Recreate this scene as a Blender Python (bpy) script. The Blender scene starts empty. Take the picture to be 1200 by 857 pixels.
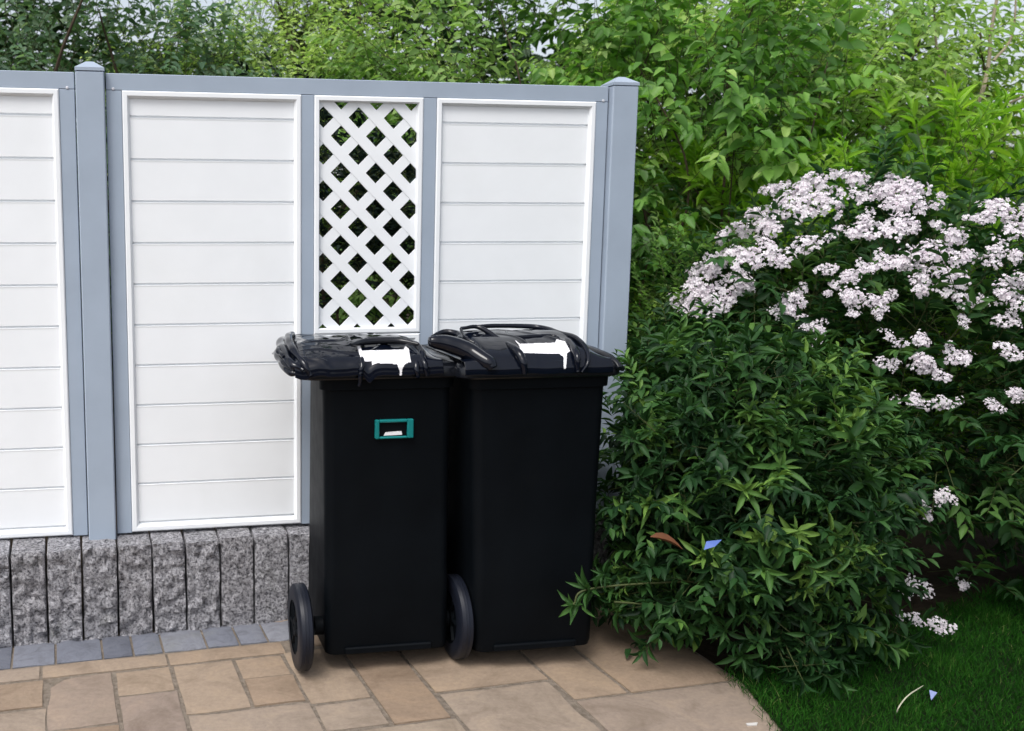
import bpy, bmesh, math, random
import numpy as np
from mathutils import Vector, Matrix, noise

random.seed(7)
rng = np.random.default_rng(11)
sc = bpy.context.scene
COL = sc.collection
R = math.radians
V3 = lambda *a: np.array(a, float)

# ------------------------------------------------------------------ camera model (photo measured at 1200 x 857)
F, CX, CY, H = 1150., 350., 428., 1.4
PITCH = math.atan(158 / F)
fw = V3(0, math.cos(PITCH), -math.sin(PITCH)); up = V3(0, math.sin(PITCH), math.cos(PITCH)); rt = V3(1, 0, 0)
EYE = V3(0, 0, H)
def ray(x, y): return rt * (x - CX) / F + up * (CY - y) / F + fw
def gnd(x, y, z=0.):
    d = ray(x, y); return EYE + d * ((z - H) / d[2])
def on_plane(x, y, p0, n):
    d = ray(x, y); return EYE + d * (np.dot(p0 - EYE, n) / np.dot(d, n))
def at_depth(x, y, Y):
    d = ray(x, y); return EYE + d * (Y / d[1])
def project(P):
    v = np.asarray(P) - EYE; w = v @ fw
    return CX + F * (v @ rt) / w, CY - F * (v @ up) / w

cam = bpy.data.cameras.new('camera'); cam_o = bpy.data.objects.new('camera', cam); COL.objects.link(cam_o)
cam.sensor_width = 36; cam.sensor_fit = 'HORIZONTAL'; cam.lens = 36 * F / 1200
cam.shift_x = (600 - CX) / 1200; cam.clip_end = 1000; cam.clip_start = .05
cam_o.location = EYE; cam_o.rotation_euler = (R(90) - PITCH, 0, 0)
sc.camera = cam_o
cam.dof.use_dof = True; cam.dof.focus_distance = 3.25; cam.dof.aperture_fstop = 3.4

# ------------------------------------------------------------------ materials
class NT:
    def __init__(s, name):
        s.m = bpy.data.materials.new(name); s.m.use_nodes = True
        s.t = s.m.node_tree; s.t.nodes.clear()
        s.out = s.n('ShaderNodeOutputMaterial')
    def n(s, typ, **kw):
        nd = s.t.nodes.new(typ)
        for k, v in kw.items(): setattr(nd, k, v)
        return nd
    def l(s, a, b): s.t.links.new(a, b)
    def val(s, sock, v):
        if hasattr(v, 'is_linked') or isinstance(v, bpy.types.NodeSocket): s.l(v, sock)
        else: sock.default_value = v
    def coord(s, scale=(1, 1, 1)):
        tc = s.n('ShaderNodeTexCoord'); mp = s.n('ShaderNodeMapping'); mp.inputs['Scale'].default_value = scale
        s.l(tc.outputs['Object'], mp.inputs['Vector']); return mp.outputs['Vector']
    def noise(s, vec, scale, detail=4, rough=.55, dist=0):
        nd = s.n('ShaderNodeTexNoise'); s.l(vec, nd.inputs['Vector'])
        nd.inputs['Scale'].default_value = scale; nd.inputs['Detail'].default_value = detail
        nd.inputs['Roughness'].default_value = rough; nd.inputs['Distortion'].default_value = dist
        return nd.outputs['Fac']
    def ramp(s, fac, stops):
        nd = s.n('ShaderNodeValToRGB'); s.l(fac, nd.inputs['Fac']); cr = nd.color_ramp
        while len(cr.elements) < len(stops): cr.elements.new(.5)
        for e, (p, c) in zip(cr.elements, stops):
            e.position = p; e.color = (*c, 1) if len(c) == 3 else c
        return nd.outputs['Color']
    def mix(s, fac, a, b, mode='MIX'):
        nd = s.n('ShaderNodeMix', data_type='RGBA', blend_type=mode)
        s.val(nd.inputs[0], fac)
        for i, v in ((6, a), (7, b)):
            s.val(nd.inputs[i], v if isinstance(v, bpy.types.NodeSocket) else (*v, 1))
        return nd.outputs[2]
    def attr(s, name):
        nd = s.n('ShaderNodeAttribute'); nd.attribute_name = name; return nd.outputs['Fac']
    def bump(s, h, strength, dist=.01):
        nd = s.n('ShaderNodeBump'); s.l(h, nd.inputs['Height'])
        nd.inputs['Strength'].default_value = strength; nd.inputs['Distance'].default_value = dist
        return nd.outputs['Normal']
    def bsdf(s, color, rough=.5, spec=.5, normal=None, coat=0, metal=0, sss=0):
        b = s.n('ShaderNodeBsdfPrincipled')
        s.val(b.inputs['Base Color'], color if isinstance(color, bpy.types.NodeSocket) else (*color, 1))
        s.val(b.inputs['Roughness'], rough); b.inputs['Specular IOR Level'].default_value = spec
        b.inputs['Metallic'].default_value = metal
        if coat: b.inputs['Coat Weight'].default_value = coat; b.inputs['Coat Roughness'].default_value = .08
        if normal is not None: s.l(normal, b.inputs['Normal'])
        return b
    def done(s, b):
        s.l(b.outputs[0], s.out.inputs['Surface']); return s.m

def plastic(name, c, rough=.4, spec=.5, var=.06, bump=.0, coat=0, dirt=None):
    t = NT(name); v = t.coord(); n = t.noise(v, 6, 5)
    lo = tuple(x * (1 - var) for x in c); hi = tuple(min(1, x * (1 + var)) for x in c)
    colr = t.ramp(n, [(.3, lo), (.7, hi)])
    if dirt:
        n2 = t.noise(v, 2.2, 8, .65, .6)
        f = t.ramp(n2, [(.52, (0, 0, 0)), (.78, (1, 1, 1))])
        mul = t.n('ShaderNodeMath', operation='MULTIPLY'); t.l(f, mul.inputs[0]); mul.inputs[1].default_value = dirt[1]
        colr = t.mix(mul.outputs[0], colr, dirt[0])
    rr = t.n('ShaderNodeMapRange'); t.l(t.noise(v, 14, 6, .6), rr.inputs['Value'])
    rr.inputs['To Min'].default_value = rough * .8; rr.inputs['To Max'].default_value = min(1, rough * 1.25)
    nm = t.bump(t.noise(v, 220, 2), bump, .002) if bump else None
    return t.done(t.bsdf(colr, rr.outputs[0], spec, nm, coat))

def leaf_mat(name, stops, transl=.35, rough=.45, spec=.35, tint=(1.15, 1.25, .65)):
    t = NT(name); a = t.attr('rnd'); v = t.coord()
    c = t.ramp(a, stops)
    n = t.noise(v, 35, 3)
    c = t.mix(.25, c, t.ramp(n, [(.3, (.45, .45, .45)), (.7, (1., 1., 1.))]), 'MULTIPLY')
    b = t.bsdf(c, rough, spec)
    tr = t.n('ShaderNodeBsdfTranslucent')
    t.l(t.mix(1., c, tint, 'MULTIPLY'), tr.inputs['Color'])
    mx = t.n('ShaderNodeMixShader'); mx.inputs[0].default_value = transl
    t.l(b.outputs[0], mx.inputs[1]); t.l(tr.outputs[0], mx.inputs[2])
    return t.done(mx)

def granite_mat():
    t = NT('granite'); v = t.coord()
    a = t.attr('rnd')
    n1 = t.noise(v, 100, 5, .75); n2 = t.noise(v, 38, 6, .75, .8); vo = t.n('ShaderNodeTexVoronoi'); t.l(v, vo.inputs['Vector']); vo.inputs['Scale'].default_value = 210
    c = t.ramp(n1, [(.36, (.07, .07, .08)), (.45, (.33, .325, .34)), (.53, (.60, .59, .61)), (.66, (.86, .85, .87))])
    c = t.mix(.55, c, t.ramp(n2, [(.36, (.24, .235, .25)), (.58, (1., 1., 1.))]), 'MULTIPLY')
    c = t.mix(.6, c, t.ramp(a, [(0, (.78, .77, .80)), (1, (1.0, 1.02, 1.08))]), 'MULTIPLY')
    wn = t.ramp(t.noise(v, 9, 6, .7), [(.56, (0, 0, 0)), (.72, (1, 1, 1))])
    m = t.n('ShaderNodeMath', operation='MULTIPLY'); t.l(wn, m.inputs[0]); m.inputs[1].default_value = .3
    c = t.mix(m.outputs[0], c, (.13, .14, .09))
    ad = t.n('ShaderNodeMath', operation='ADD'); t.l(n1, ad.inputs[0]); t.l(n2, ad.inputs[1])
    return t.done(t.bsdf(c, .85, .3, t.bump(ad.outputs[0], 1., .02)))

def slab_mat(name, stops, stain, scale=1.):
    t = NT(name); v = t.coord(); a = t.attr('rnd')
    c = t.ramp(a, stops)
    n1 = t.noise(v, 5 * scale, 8, .65, 1.2); n2 = t.noise(v, 60 * scale, 5, .7)
    c = t.mix(.75, c, t.ramp(n1, [(.28, (.55, .51, .48)), (.5, (.92, .9, .9)), (.72, (1.15, 1.1, 1.03))]), 'MULTIPLY')
    c = t.mix(.5, c, t.ramp(n2, [(.3, (.66, .65, .64)), (.65, (1.05, 1.05, 1.05))]), 'MULTIPLY')
    n3 = t.noise(v, 3.1, 9, .7, .8)
    f = t.ramp(n3, [(.55, (0, 0, 0)), (.75, (1, 1, 1))])
    m = t.n('ShaderNodeMath', operation='MULTIPLY'); t.l(f, m.inputs[0]); m.inputs[1].default_value = .45
    c = t.mix(m.outputs[0], c, stain)
    ad = t.n('ShaderNodeMath', operation='ADD'); t.l(n1, ad.inputs[0]); t.l(n2, ad.inputs[1])
    return t.done(t.bsdf(c, .78, .3, t.bump(ad.outputs[0], .35, .006)))

def soil_mat(name, a, b, sc_=14):
    t = NT(name); v = t.coord(); n = t.noise(v, sc_, 8, .7)
    c = t.ramp(n, [(.3, a), (.7, b)])
    return t.done(t.bsdf(c, .95, .15, t.bump(n, .8, .03)))

M = {}
M['white'] = plastic('white_pvc', (.785, .81, .835), .38, .4, .02, .02, dirt=((.62, .64, .62), .16))
M['grey'] = plastic('grey_pvc', (.312, .37, .45), .45, .4, .05, .06)
M['screw'] = plastic('steel_screw', (.55, .56, .6), .3, .6)
M['black'] = plastic('black_hdpe', (.0022, .0032, .0045), .5, .07, .2, .04, dirt=((.006, .0065, .007), .3))
M['gloss'] = plastic('glossy_black_plastic', (.0022, .0035, .008), .05, .32, .25)
M['lidblack'] = plastic('black_lid_plastic', (.005, .006, .009), .2, .35, .2, .03)
M['rubber'] = plastic('black_rubber', (.007, .009, .016), .42, .3, .25, .1, dirt=((.03, .03, .03), .3))
M['teal'] = plastic('teal_plastic', (.0, .16, .16), .35, .5)
M['label'] = plastic('white_sticker_glint', (.74, .73, .75), .35, .5, .02)  # sticker white that also paints in the bright reflections
M['granite'] = granite_mat()
M['slab'] = slab_mat('sandstone', [(0, (.225, .163, .115)), (.35, (.275, .208, .150)), (.6, (.305, .240, .178)), (.8, (.25, .20, .165)), (1, (.335, .278, .212))], (.20, .16, .12))
M['sett'] = slab_mat('blue_grey_setts', [(0, (.11, .12, .15)), (.5, (.17, .185, .225)), (1, (.235, .245, .275))], (.15, .155, .13), 4.)
M['joint'] = soil_mat('joint_sand', (.15, .122, .095), (.29, .245, .20), 40)
M['soil'] = soil_mat('soil', (.018, .013, .009), (.045, .033, .022))
M['turf'] = soil_mat('turf', (.005, .010, .003), (.010, .022, .005), 30)
M['brick'] = plastic('red_brick', (.12, .05, .035), .85, .2, .3, .5)
M['bark'] = plastic('bark', (.07, .05, .035), .9, .2, .4, .5)
M['palebark'] = plastic('pale_bark', (.30, .25, .19), .9, .2, .3, .3)
M['stem'] = plastic('green_stem', (.06, .075, .025), .7, .3, .3)
M['blue'] = plastic('pale_blue_plastic', (.09, .15, .42), .4, .4)
M['paleblue'] = plastic('paler_blue_plastic', (.28, .34, .58), .4, .4)
M['dryleaf'] = plastic('dry_leaf', (.14, .055, .025), .7, .3, .4)
M['straw'] = plastic('straw', (.45, .45, .33), .7, .3, .2)
M['chip'] = plastic('pale_chip', (.5, .48, .46), .7, .3, .1)
M['petal'] = leaf_mat('petal', [(0, (.74, .58, .65)), (.15, (.84, .77, .82)), (.5, (.89, .865, .89)), (1, (.92, .905, .92))], .4, .7, .15, (1., .95, 1.))

M['grass'] = leaf_mat('grass_blade', [(0, (.008, .040, .005)), (.5, (.019, .093, .010)), (.92, (.042, .145, .017)), (1, (.14, .19, .06))], .3, .6, .06)
LG = {}
LG['rhodo'] = leaf_mat('shrub_leaf_dark', [(0, (.007, .027, .009)), (.4, (.020, .064, .018)), (.7, (.044, .118, .028)), (.88, (.095, .20, .042)), (1, (.17, .30, .06))], .25, .5, .2)
LG['deutzia'] = leaf_mat('shrub_leaf_deutzia', [(0, (.012, .042, .014)), (.6, (.032, .095, .026)), (1, (.09, .19, .04))], .3, .5, .2)
LG['darktree'] = leaf_mat('tree_leaf_blue_green', [(0, (.05, .11, .06)), (.6, (.13, .24, .13)), (1, (.34, .46, .30))], .45, .5, .35)
LG['pale'] = leaf_mat('tree_leaf_pale', [(0, (.22, .35, .09)), (.5, (.42, .58, .19)), (1, (.64, .76, .40))], .55, .5, .3)
LG['mid'] = leaf_mat('tree_leaf_mid', [(0, (.09, .19, .05)), (.5, (.20, .36, .10)), (1, (.40, .56, .20))], .5, .5, .3)
LG['hazel'] = leaf_mat('tree_leaf_hazel', [(0, (.055, .14, .03)), (.5, (.12, .28, .05)), (.85, (.22, .42, .08)), (1, (.42, .60, .17))], .46, .45, .3)
LG['ash'] = leaf_mat('tree_leaf_ash', [(0, (.17, .32, .08)), (.5, (.36, .54, .16)), (1, (.60, .74, .36))], .55, .5, .3)
LG['bright'] = leaf_mat('shrub_leaf_bright', [(0, (.12, .28, .03)), (.5, (.26, .50, .045)), (1, (.45, .66, .09))], .5, .45, .25)
LG['yellow'] = leaf_mat('shrub_leaf_yellow', [(0, (.20, .30, .05)), (.5, (.34, .46, .08)), (1, (.5, .58, .17))], .5, .5, .35)
LG['yew'] = leaf_mat('evergreen_leaf', [(0, (.008, .016, .014)), (.6, (.016, .032, .026)), (1, (.035, .06, .045))], .15, .5, .2)
LG['hedge'] = leaf_mat('hedge_leaf', [(0, (.014, .04, .016)), (.6, (.032, .075, .026)), (1, (.075, .14, .05))], .3, .5, .25)

# ------------------------------------------------------------------ object helpers
def link(o, parent=None):
    COL.objects.link(o)
    if parent is not None: o.parent = parent
    return o
def tag(o, label, cat=None, group=None):
    o['label'] = label
    if cat: o['category'] = cat
    if group: o['group'] = group
    return o
def empty(name, loc, rz=0):
    o = bpy.data.objects.new(name, None); o.empty_display_size = .1
    o.location = loc; o.rotation_euler = (0, 0, rz); return link(o)
def structure(o): o['kind'] = 'structure'; return o

class MB:
    def __init__(s): s.v = []; s.f = []; s.a = []; s.sm = []
    def add(s, verts, faces, rnd=.5, smooth=False):
        b = len(s.v); s.v += [tuple(x) for x in verts]
        for f in faces: s.f.append(tuple(b + i for i in f)); s.a.append(rnd); s.sm.append(smooth)
    def box(s, x0, x1, y0, y1, z0, z1, bev=0., rnd=.5, seg=1):
        bm = bmesh.new(); bmesh.ops.create_cube(bm, size=1)
        for v in bm.verts: v.co = Vector(((x0 + x1) / 2 + v.co.x * (x1 - x0), (y0 + y1) / 2 + v.co.y * (y1 - y0), (z0 + z1) / 2 + v.co.z * (z1 - z0)))
        if bev: bmesh.ops.bevel(bm, geom=bm.edges[:], offset=bev, segments=seg, affect='EDGES', profile=.5)
        s.frombm(bm, rnd)
    def frombm(s, bm, rnd=.5, smooth=False):
        bm.verts.index_update(); s.add([v.co[:] for v in bm.verts], [[v.index for v in f.verts] for f in bm.faces], rnd, smooth); bm.free()
    def prism(s, poly, y0, y1, rnd=.5):               # poly in (x,z), extruded along y
        n = len(poly); vs = [(p[0], y0, p[1]) for p in poly] + [(p[0], y1, p[1]) for p in poly]
        s.add(vs, [tuple(range(n)), tuple(range(2 * n - 1, n - 1, -1))] + [(i, i + n, (i + 1) % n + n, (i + 1) % n) for i in range(n)], rnd)
    def tube(s, pts, rad, n=8, caps=True, rnd=.5):
        pts = [np.asarray(p, float) for p in pts]; rad = [rad] * len(pts) if np.isscalar(rad) else rad
        vs = []; up_ = V3(.13, .21, .97)
        for i, p in enumerate(pts):
            t = pts[min(i + 1, len(pts) - 1)] - pts[max(i - 1, 0)]; t = t / (np.linalg.norm(t) + 1e-9)
            a = np.cross(t, up_);
            if np.linalg.norm(a) < .1: a = np.cross(t, V3(1, 0, 0))
            a /= np.linalg.norm(a); b = np.cross(t, a)
            for k in range(n):
                q = 2 * math.pi * k / n; vs.append(p + rad[i] * (a * math.cos(q) + b * math.sin(q)))
        fs = [(i * n + k, i * n + (k + 1) % n, (i + 1) * n + (k + 1) % n, (i + 1) * n + k) for i in range(len(pts) - 1) for k in range(n)]
        if caps: fs += [tuple(range(n - 1, -1, -1)), tuple((len(pts) - 1) * n + k for k in range(n))]
        s.add(vs, fs, rnd, True)
    def loft(s, rings, rnd=.5, smooth=True, cap0=True, cap1=True):
        n = len(rings[0]); vs = [p for r in rings for p in r]
        fs = [(i * n + k, i * n + (k + 1) % n, (i + 1) * n + (k + 1) % n, (i + 1) * n + k) for i in range(len(rings) - 1) for k in range(n)]
        if cap0: fs.append(tuple(range(n - 1, -1, -1)))
        if cap1: fs.append(tuple((len(rings) - 1) * n + k for k in range(n)))
        s.add(vs, fs, rnd, smooth)
    def build(s, name, mat, parent=None, sharp=40):
        me = bpy.data.meshes.new(name); me.from_pydata(s.v, [], s.f)
        at = me.attributes.new('rnd', 'FLOAT', 'FACE'); at.data.foreach_set('value', np.array(s.a, np.float32))
        me.polygons.foreach_set('use_smooth', np.array(s.sm, bool))
        me.materials.append(mat); me.update()
        if any(s.sm): me.set_sharp_from_angle(angle=R(sharp))
        return link(bpy.data.objects.new(name, me), parent)

def np_mesh(name, verts, quads, rnd, mat, parent=None, smooth=False):
    me = bpy.data.meshes.new(name)
    me.vertices.add(len(verts)); me.vertices.foreach_set('co', np.ascontiguousarray(verts, np.float32).ravel())
    k = quads.shape[1]
    me.loops.add(quads.size); me.loops.foreach_set('vertex_index', quads.astype(np.int32).ravel())
    me.polygons.add(len(quads)); me.polygons.foreach_set('loop_start', np.arange(0, quads.size, k, dtype=np.int32))
    me.polygons.foreach_set('loop_total', np.full(len(quads), k, np.int32))
    me.update(calc_edges=True); me.validate()
    at = me.attributes.new('rnd', 'FLOAT', 'FACE'); at.data.foreach_set('value', rnd.astype(np.float32))
    if smooth: me.polygons.foreach_set('use_smooth', np.ones(len(quads), bool))
    me.materials.append(mat)
    return link(bpy.data.objects.new(name, me), parent)

def rrect(x0, x1, y0, y1, r, z, n=6):
    out = []
    for cx, cy, a0 in ((x1 - r, y1 - r, 0), (x0 + r, y1 - r, 90), (x0 + r, y0 + r, 180), (x1 - r, y0 + r, 270)):
        for i in range(n + 1):
            a = R(a0 + 90 * i / n); out.append((cx + r * math.cos(a), cy + r * math.sin(a), z))
    return out

# ------------------------------------------------------------------ world and sun (bright overcast)
SUN_EL, SUN_AZ = R(58), R(215)          # azimuth measured clockwise from +Y: behind the camera, a little left
w = bpy.data.worlds.new('World'); sc.world = w; w.use_nodes = True
nt = w.node_tree; bg = nt.nodes['Background']
sky = nt.nodes.new('ShaderNodeTexSky'); sky.sky_type = 'NISHITA'; sky.sun_disc = False
sky.sun_elevation = SUN_EL; sky.sun_rotation = SUN_AZ; sky.air_density = 1.; sky.dust_density = 4.; sky.ozone_density = 1.
hs = nt.nodes.new('ShaderNodeHueSaturation'); hs.inputs['Saturation'].default_value = .42      # thin white overcast
nt.links.new(sky.outputs[0], hs.inputs['Color']); nt.links.new(hs.outputs[0], bg.inputs[0]); bg.inputs[1].default_value = .15
sd = bpy.data.lights.new('sun', 'SUN'); sd.energy = 1.3; sd.angle = R(25); sd.color = (1, .985, .96)
so = link(bpy.data.objects.new('sun', sd))
sdir = Vector((math.sin(SUN_AZ) * math.cos(SUN_EL), math.cos(SUN_AZ) * math.cos(SUN_EL), math.sin(SUN_EL)))
so.rotation_euler = sdir.to_track_quat('Z', 'Y').to_euler(); so.location = (0, -3, 6)
vs = sc.view_settings; vs.view_transform = 'Standard'; vs.look = 'None'; vs.exposure = .60; vs.gamma = 1; vs.use_curve_mapping = False

# ------------------------------------------------------------------ ground
def sheet(name, poly, z, mat):
    b = MB(); b.add([(p[0], p[1], z) for p in poly], [tuple(range(len(poly)))])
    return structure(b.build(name, mat))
sheet('ground', [(-150, -150), (150, -150), (150, 150), (-150, 150)], -.02, M['soil'])

# paving frame: u along the courses (14 degrees), v away from the camera
PA = R(14); pu = V3(math.cos(PA), math.sin(PA), 0); pv = V3(-math.sin(PA), math.cos(PA), 0); PO = gnd(0, 782)
def puv(u, v, z=0): return PO + pu * u + pv * v + V3(0, 0, z)
slabs = [(-.3, .13, -.108, -.012), (.13, .533, -.108, -.012), (.533, .93, -.108, -.012),
 (-.45, .14, -.30, -.113), (-.2, .15, -.62, -.305), (.145, .352, -.45, -.113), (.155, .352, -.95, -.455), (.357, .536, -.283, -.113), (.357, .54, -.62, -.288),
 (.542, .742, -.452, -.113), (.747, .908, -.265, -.113), (.747, .91, -.452, -.27), (.545, .913, -.93, -.457),
 (.913, 1.108, -.478, -.1), (.916, 1.108, -.645, -.483), (1.113, 1.295, -.655, -.1), (.918, 1.305, -1.05, -.65 - .01),
 (1.30, 1.688, -.498, -.1), (1.31, 1.68, -.95, -.503), (1.694, 1.88, -.64, -.1), (1.885, 2.26, -.645, -.1), (1.69, 2.26, -1.2, -.65)]
def overlaps(a):
    return any(a[0] < b[1] and a[1] > b[0] and a[2] < b[3] and a[3] > b[2] for b in slabs)
cells = [0.29, .37, .46, .56]
for v0 in np.arange(-3.4, .3, .285):                          # plain courses where the photo does not look, cut round the drawn slabs
    u = -3.2 + rng.uniform(0, .3)
    while u < 2.1:
        wd = float(rng.choice(cells)); q = (u + .004, min(u + wd, 2.15), v0 + .004, v0 + .281)
        if q[1] - q[0] > .1:
            if not overlaps(q) and not (q[3] > -.02 and q[0] < .93) : slabs.append(q)
            else:
                for vv in np.arange(q[2], q[3] - .05, .092):
                    for uu in np.arange(q[0], q[1] - .04, .096):
                        s_ = (uu, uu + .09, vv, vv + .086)
                        if not overlaps(s_) and not (s_[3] > -.012 and s_[0] < .93): slabs.append(s_)
        u += wd
pb = MB()
shade = {5: .75, 9: .62, 7: .55, 10: .45, 11: .35, 13: .6, 15: .25, 17: .5, 18: .9, 21: .85, 14: .9, 16: .95, 12: .88, 8: .8, 4: .9, 3: .4, 19: .45, 20: .35}
for i, (u0, u1, v0, v1) in enumerate(slabs):
    bm = bmesh.new(); nx = max(2, int((u1 - u0) / .05)); ny = max(2, int((v1 - v0) / .05))
    g = [[None] * (ny + 1) for _ in range(nx + 1)]
    sd_ = i * 3.7; tz = rng.normal(0, .0012)
    for a in range(nx + 1):
        for c in range(ny + 1):
            u = u0 + .005 + (u1 - u0 - .010) * a / nx; v = v0 + .005 + (v1 - v0 - .010) * c / ny
            ed = a in (0, nx) or c in (0, ny)
            if ed:
                wv = noise.noise((u * 9 + sd_, v * 9, 0)) * .004; u += wv; v += noise.noise((u * 9, v * 9 + sd_, 5)) * .004
            z = tz + noise.noise((u * 6 + sd_, v * 6, 1)) * .003 - (.004 if ed else 0)
            g[a][c] = bm.verts.new(puv(u, v, z))
    for a in range(nx):
        for c in range(ny): bm.faces.new((g[a][c], g[a + 1][c], g[a + 1][c + 1], g[a][c + 1]))
    for a in range(nx):                                        # skirts
        for c in (0, ny):
            p, q = g[a][c], g[a + 1][c]; p2 = bm.verts.new(p.co - Vector((0, 0, .02))); q2 = bm.verts.new(q.co - Vector((0, 0, .02)))
            bm.faces.new((p, p2, q2, q) if c == 0 else (q, q2, p2, p))
    for c in range(ny):
        for a in (0, nx):
            p, q = g[a][c], g[a][c + 1]; p2 = bm.verts.new(p.co - Vector((0, 0, .02))); q2 = bm.verts.new(q.co - Vector((0, 0, .02)))
            bm.faces.new((q, q2, p2, p) if a == 0 else (p, p2, q2, q))
    pb.frombm(bm, shade.get(i, float(rng.uniform(.1, .95))), True)
structure(pb.build('paving', M['slab'], sharp=60))
sheet('paving_bed', [puv(u, v)[:2] for u, v in ((-3.6, -3.6), (2.27, -3.6), (2.27, .02), (1.6, .28), (-3.6, .28))], -.0068, M['joint'])
sb = MB()
u = -3.2
while u < .93:
    wd = .125 + rng.uniform(-.03, .04)
    for v0, v1 in ((-.004, .165),):
        bm = bmesh.new(); bmesh.ops.create_cube(bm, size=1); bmesh.ops.subdivide_edges(bm, edges=bm.edges[:], cuts=3, use_grid_fill=True)
        sd_ = rng.uniform(0, 99)
        for v in bm.verts:
            uu = u + wd / 2 + v.co.x * (wd - .008); vv = (v0 + v1) / 2 + v.co.y * (v1 - v0)
            top = v.co.z > .49; ed = abs(v.co.x) > .49 or abs(v.co.y) > .49
            z = -.04 if v.co.z < -.4 else (v.co.z - .5) * .04 + noise.noise((uu * 14 + sd_, vv * 14, 0)) * .006 - (.006 if ed and top else 0) + .003
            v.co = Vector(puv(uu, vv, z))
        sb.frombm(bm, float(rng.uniform(0, 1)), True)
    u += wd
structure(sb.build('cobble_strip', M['sett'], sharp=60))

# ------------------------------------------------------------------ granite edging wall
WA = R(13); wu = V3(math.cos(WA), math.sin(WA), 0); wn = V3(-math.sin(WA), math.cos(WA), 0); WO = gnd(0, 757)
wall = empty('stone_wall', WO, WA)
tag(wall, 'low wall of upright rough grey granite blocks under the white fence', 'wall')
s = .052 - .1225 * 12; k = 0
while s < 2.45:
    wd = .1225 + rng.uniform(-.006, .006); x0, x1 = s + .003, s + wd - .003
    zt = .324 + rng.uniform(-.006, .004); yo = rng.uniform(-.006, .006)
    bm = bmesh.new(); bmesh.ops.create_cube(bm, size=1)
    bmesh.ops.subdivide_edges(bm, edges=[e for e in bm.edges], cuts=13, use_grid_fill=True)
    zl = [e for e in bm.edges if abs(e.verts[0].co.z - e.verts[1].co.z) > .05]
    bmesh.ops.subdivide_edges(bm, edges=zl, cuts=1)
    sd_ = k * 5.3; smoother = .45 if 0 <= k - 18 < 3 else 1.
    tl = rng.uniform(-.012, .012)
    for v in bm.verts:
        c = v.co.copy(); front = c.y < -.49; top = c.z > .49
        edge = (abs(c.x) > .49) + (abs(c.y) > .49) + (c.z > .49)
        x = (x0 + x1) / 2 + c.x * (x1 - x0) + c.z * tl * .3; y = .075 + c.y * .15 + yo; z = -.05 + (c.z + .5) * (zt + .05)
        r_ = noise.fractal((x * 28 + sd_, y * 28, z * 28), .7, 2.1, 4)
        if front: y += r_ * .017 * smoother - .003
        elif top: z += r_ * .003 + c.y * .016
        else: x += r_ * .0022 * (1 if c.x > 0 else -1)
        if edge > 1: x -= .0015 * np.sign(c.x) * (abs(c.x) > .49); y += .003 if c.y < 0 else 0; z -= .002 if top else 0
        v.co = Vector((x, y, z))
    b = MB(); b.frombm(bm, float(np.clip(.25 + .5 * (k % 3) / 2 + rng.uniform(-.2, .2), 0, 1)), True)
    b.build('granite_block', M['granite'], wall, sharp=42)
    s += wd; k += 1

# ------------------------------------------------------------------ privacy fence
FA = R(10); fu = V3(math.cos(FA), math.sin(FA), 0); fn = V3(-math.sin(FA), math.cos(FA), 0); FO = gnd(0, 757) + fn * .13
fence = empty('privacy_fence', FO, FA)
tag(fence, 'tall fence of white plastic boards in grey frames with one lattice window', 'fence')
def post(s0, s1):
    b = MB(); b.box(s0, s1, -.028, .072, .318, 1.922, .004)
    p = b.build('post', M['grey'], fence)
    c = MB(); x0, x1, y0, y1 = s0 - .001, s1 + .001, -.029, .073; xm, ym = (s0 + s1) / 2, .022
    c.add([(x0, y0, 1.9235), (x1, y0, 1.9235), (x1, y1, 1.9235), (x0, y1, 1.9235), (x0, y0, 1.934), (x1, y0, 1.934), (x1, y1, 1.934), (x0, y1, 1.934), (xm - .012, ym - .012, 1.958), (xm + .012, ym - .012, 1.958), (xm + .012, ym + .012, 1.958), (xm - .012, ym + .012, 1.958)],
          [(3, 2, 1, 0), (0, 1, 5, 4), (1, 2, 6, 5), (2, 3, 7, 6), (3, 0, 4, 7), (4, 5, 9, 8), (5, 6, 10, 9), (6, 7, 11, 10), (7, 4, 8, 11), (8, 9, 10, 11)])
    c.build('post_cap', M['grey'], p)
post(.302, .396); post(2.208, 2.308); post(-1.60, -1.505)
ZT, ZB, ZW = 1.921, .333, 1.866
def frame(x0, x1, mull, screws):
    b = MB(); b.box(x0, x1, 0, .045, ZW, ZT, .002)
    for a, c in mull: b.box(a, c, .0, .045, ZB, ZW - .0008, .002)
    f = b.build('panel_frame', M['grey'], fence)
    for sx in screws:
        sw = MB(); sw.loft([[(sx + .0055 * math.cos(q) * r_, y, ZW + .004 + .0055 * math.sin(q) * r_) for q in np.linspace(0, 2 * math.pi, 12, endpoint=False)] for y, r_ in ((-.0004, 1), (-.0022, .85), (-.003, .4))])
        sw.build('screw', M['screw'], f)
def trim(x0, x1, z0, z1, parent, wd=.024):
    b = MB()                                           # bevelled bead frame, mitred
    prof = [(.0, .012), (0., -.002), (.004, -.005), (.016, -.005), (wd, .008), (wd, .012)]
    ring = lambda i: [(x0 + prof[i][0], prof[i][1], z0 + prof[i][0]), (x1 - prof[i][0], prof[i][1], z0 + prof[i][0]), (x1 - prof[i][0], prof[i][1], z1 - prof[i][0]), (x0 + prof[i][0], prof[i][1], z1 - prof[i][0])]
    b.loft([ring(i) for i in range(len(prof))], smooth=False, cap0=False, cap1=False)
    b.build('trim', M['white'], parent)
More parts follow.
